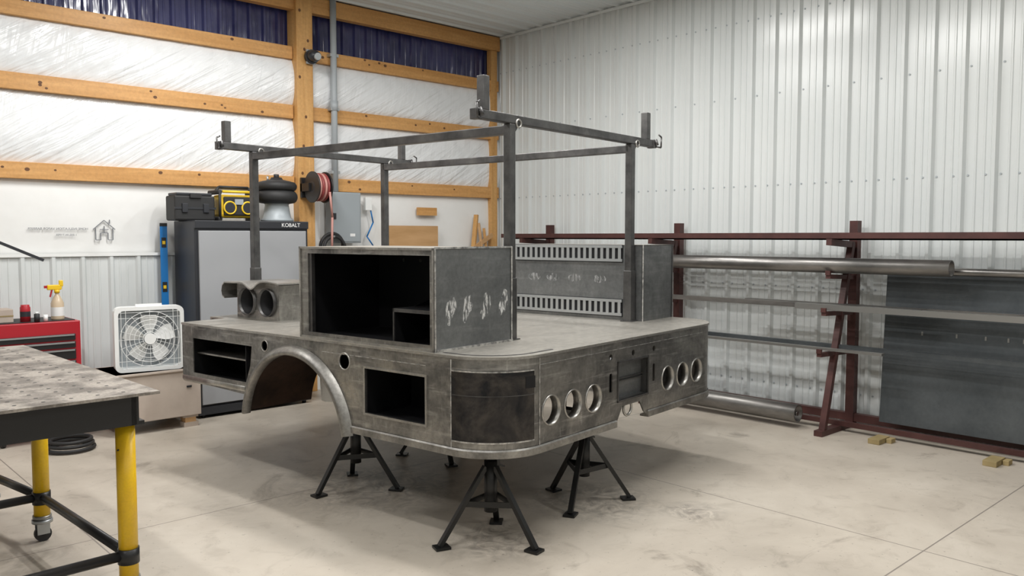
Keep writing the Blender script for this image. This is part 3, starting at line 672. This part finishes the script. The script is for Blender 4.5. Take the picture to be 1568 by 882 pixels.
# ------------------------------------------------------------------ stock rack
b=B()
ys=(6.70,4.91,3.13,1.35,-.43)
for y in ys:
    b.box((6.79,y-.035,.0),(6.86,y+.035,1.73),'rack_red')
    b.box((6.25,y-.035,0),(6.86,y+.035,.045),'rack_red')
    b.bar((6.33,y,.04),(6.76,y,1.55),.05,.045,'rack_red')
    b.bar((6.36,y,1.555),(6.80,y,1.53),.045,.05,'rack_red')
    for z,xe in ((1.28,6.36),(.985,6.30),(.66,6.24)):
        b.bar((xe,y,z),(6.80,y,z-.02),.04,.035,'rack_red'); b.box((xe-.01,y-.02,z+.01),(xe+.01,y+.02,z+.045),'rack_red')
b.box((6.80,-1.0,.045),(6.86,7.2,.11),'rack_red'); b.box((6.56,-1.0,.045),(6.60,4.9,.085),'rack_red')
rk=b.done('steel_stock_rack')
b=B()
def chan(x,y0,y1,z,h=.09,w=.06,mt='rack_red'):
    b.box((x,y0,z),(x+.008,y1,z+h),mt); b.box((x,y0,z),(x+w,y1,z+.008),mt); b.box((x,y0,z+h-.008),(x+w,y1,z+h),mt)
chan(6.62,-.9,7.15,1.57,.06); chan(6.48,-.9,7.0,1.575,.03,.08)
b.box((6.38,.2,1.585),(6.44,7.05,1.60),'rack_red'); b.box((6.38,.2,1.60),(6.39,7.05,1.63),'rack_red')
b.pipe((6.48,2.25,1.365),(6.48,7.0,1.365),.062,.006,'pipe_steel')
b.pipe((6.62,-.5,1.335),(6.62,4.9,1.335),.03,.004,'pipe_steel')
b.box((6.44,2.45,1.01),(6.49,7.0,1.05),'pipe_steel'); b.box((6.56,-.6,1.01),(6.62,4.0,1.05),'pipe_steel'); b.box((6.34,.4,1.01),(6.38,3.4,1.055),'tube_light')
b.box((6.34,2.68,.685),(6.39,7.0,.705),'tube_light'); b.box((6.52,-.6,.685),(6.56,4.6,.72),'hr_sheet')
b.pipe((6.40,3.38,.125),(6.40,7.0,.125),.074,.008,'pipe_steel')
b.cyl((6.40,3.385,.125),(6.40,3.40,.125),.02,'pipe_steel')
b.done('pipe_stock',parent=rk)
b=B(); 
b.box((-.004,0,0),(.004,2.9,1.22),'hr_sheet'); b.box((-.012,-.3,0),(-.005,1.3,.05),'tube_light')
for yy in (1.9,2.0,2.15,2.35,2.6): b.box((-.007,yy,.72),(-.004,yy+.012,.75),'tube_light')
b.done('steel_sheet',(6.66,-.08,.112),rot=(0,math.radians(4),0))
for x,y in ((6.50,2.72),(6.47,1.90)):
    b=B(); b.box((-.17,-.045,0),(.02,.045,.04),'wood_block',.003); b.box((-.06,-.09,0),(.02,-.05,.035),'wood_block',.003); b.done('wood_block',(x,y,0))
# ------------------------------------------------------------------ ceiling lights
def fixture(x,y,p):
    b=B(); l,w=1.2,.14
    b.box((-w/2,-l/2,.0),(w/2,l/2,.05),'white_plastic',.01); b.box((-w/2+.01,-l/2+.01,-.012),(w/2-.01,l/2-.01,.0),'lamp')
    o=b.done('ceiling_light',(x,y,ZC-.085))
    ld=bpy.data.lights.new('tube','AREA'); ld.shape='RECTANGLE'; ld.size=w; ld.size_y=l; ld.energy=p; ld.color=(1,.988,.965)
    lo=bpy.data.objects.new('tube',ld); lo.location=(0,0,-.02); lo.parent=o; S.collection.objects.link(lo)
for x,y,p in ((-1.5,-1.5,30),(1.5,-1.5,30),(4.4,-1.0,32),(-1.5,2.6,38),(1.4,2.6,42),(4.6,1.8,48),(3.4,3.6,80),(0.2,5.6,52),(2.8,5.8,68),(5.0,4.6,44)):
    fixture(x,y,p)
w=bpy.data.worlds.new('w'); S.world=w; w.use_nodes=True; w.node_tree.nodes['Background'].inputs[0].default_value=(.6,.62,.65,1); w.node_tree.nodes['Background'].inputs[1].default_value=.3
# ------------------------------------------------------------------ camera
f=1269.0; p=math.atan(79/f); yaw=math.radians(47.1)
F=Vector((math.cos(yaw)*math.cos(p),math.sin(yaw)*math.cos(p),-math.sin(p))); Rv=Vector((math.sin(yaw),-math.cos(yaw),0)); U=Rv.cross(F)
cd=bpy.data.cameras.new('camera'); cd.sensor_width=36; cd.lens=36*f/1568; cd.clip_start=.05
co=bpy.data.objects.new('camera',cd); M=Matrix(((Rv.x,U.x,-F.x,0),(Rv.y,U.y,-F.y,0),(Rv.z,U.z,-F.z,1.6),(0,0,0,1))); co.matrix_world=M
S.collection.objects.link(co); S.camera=co
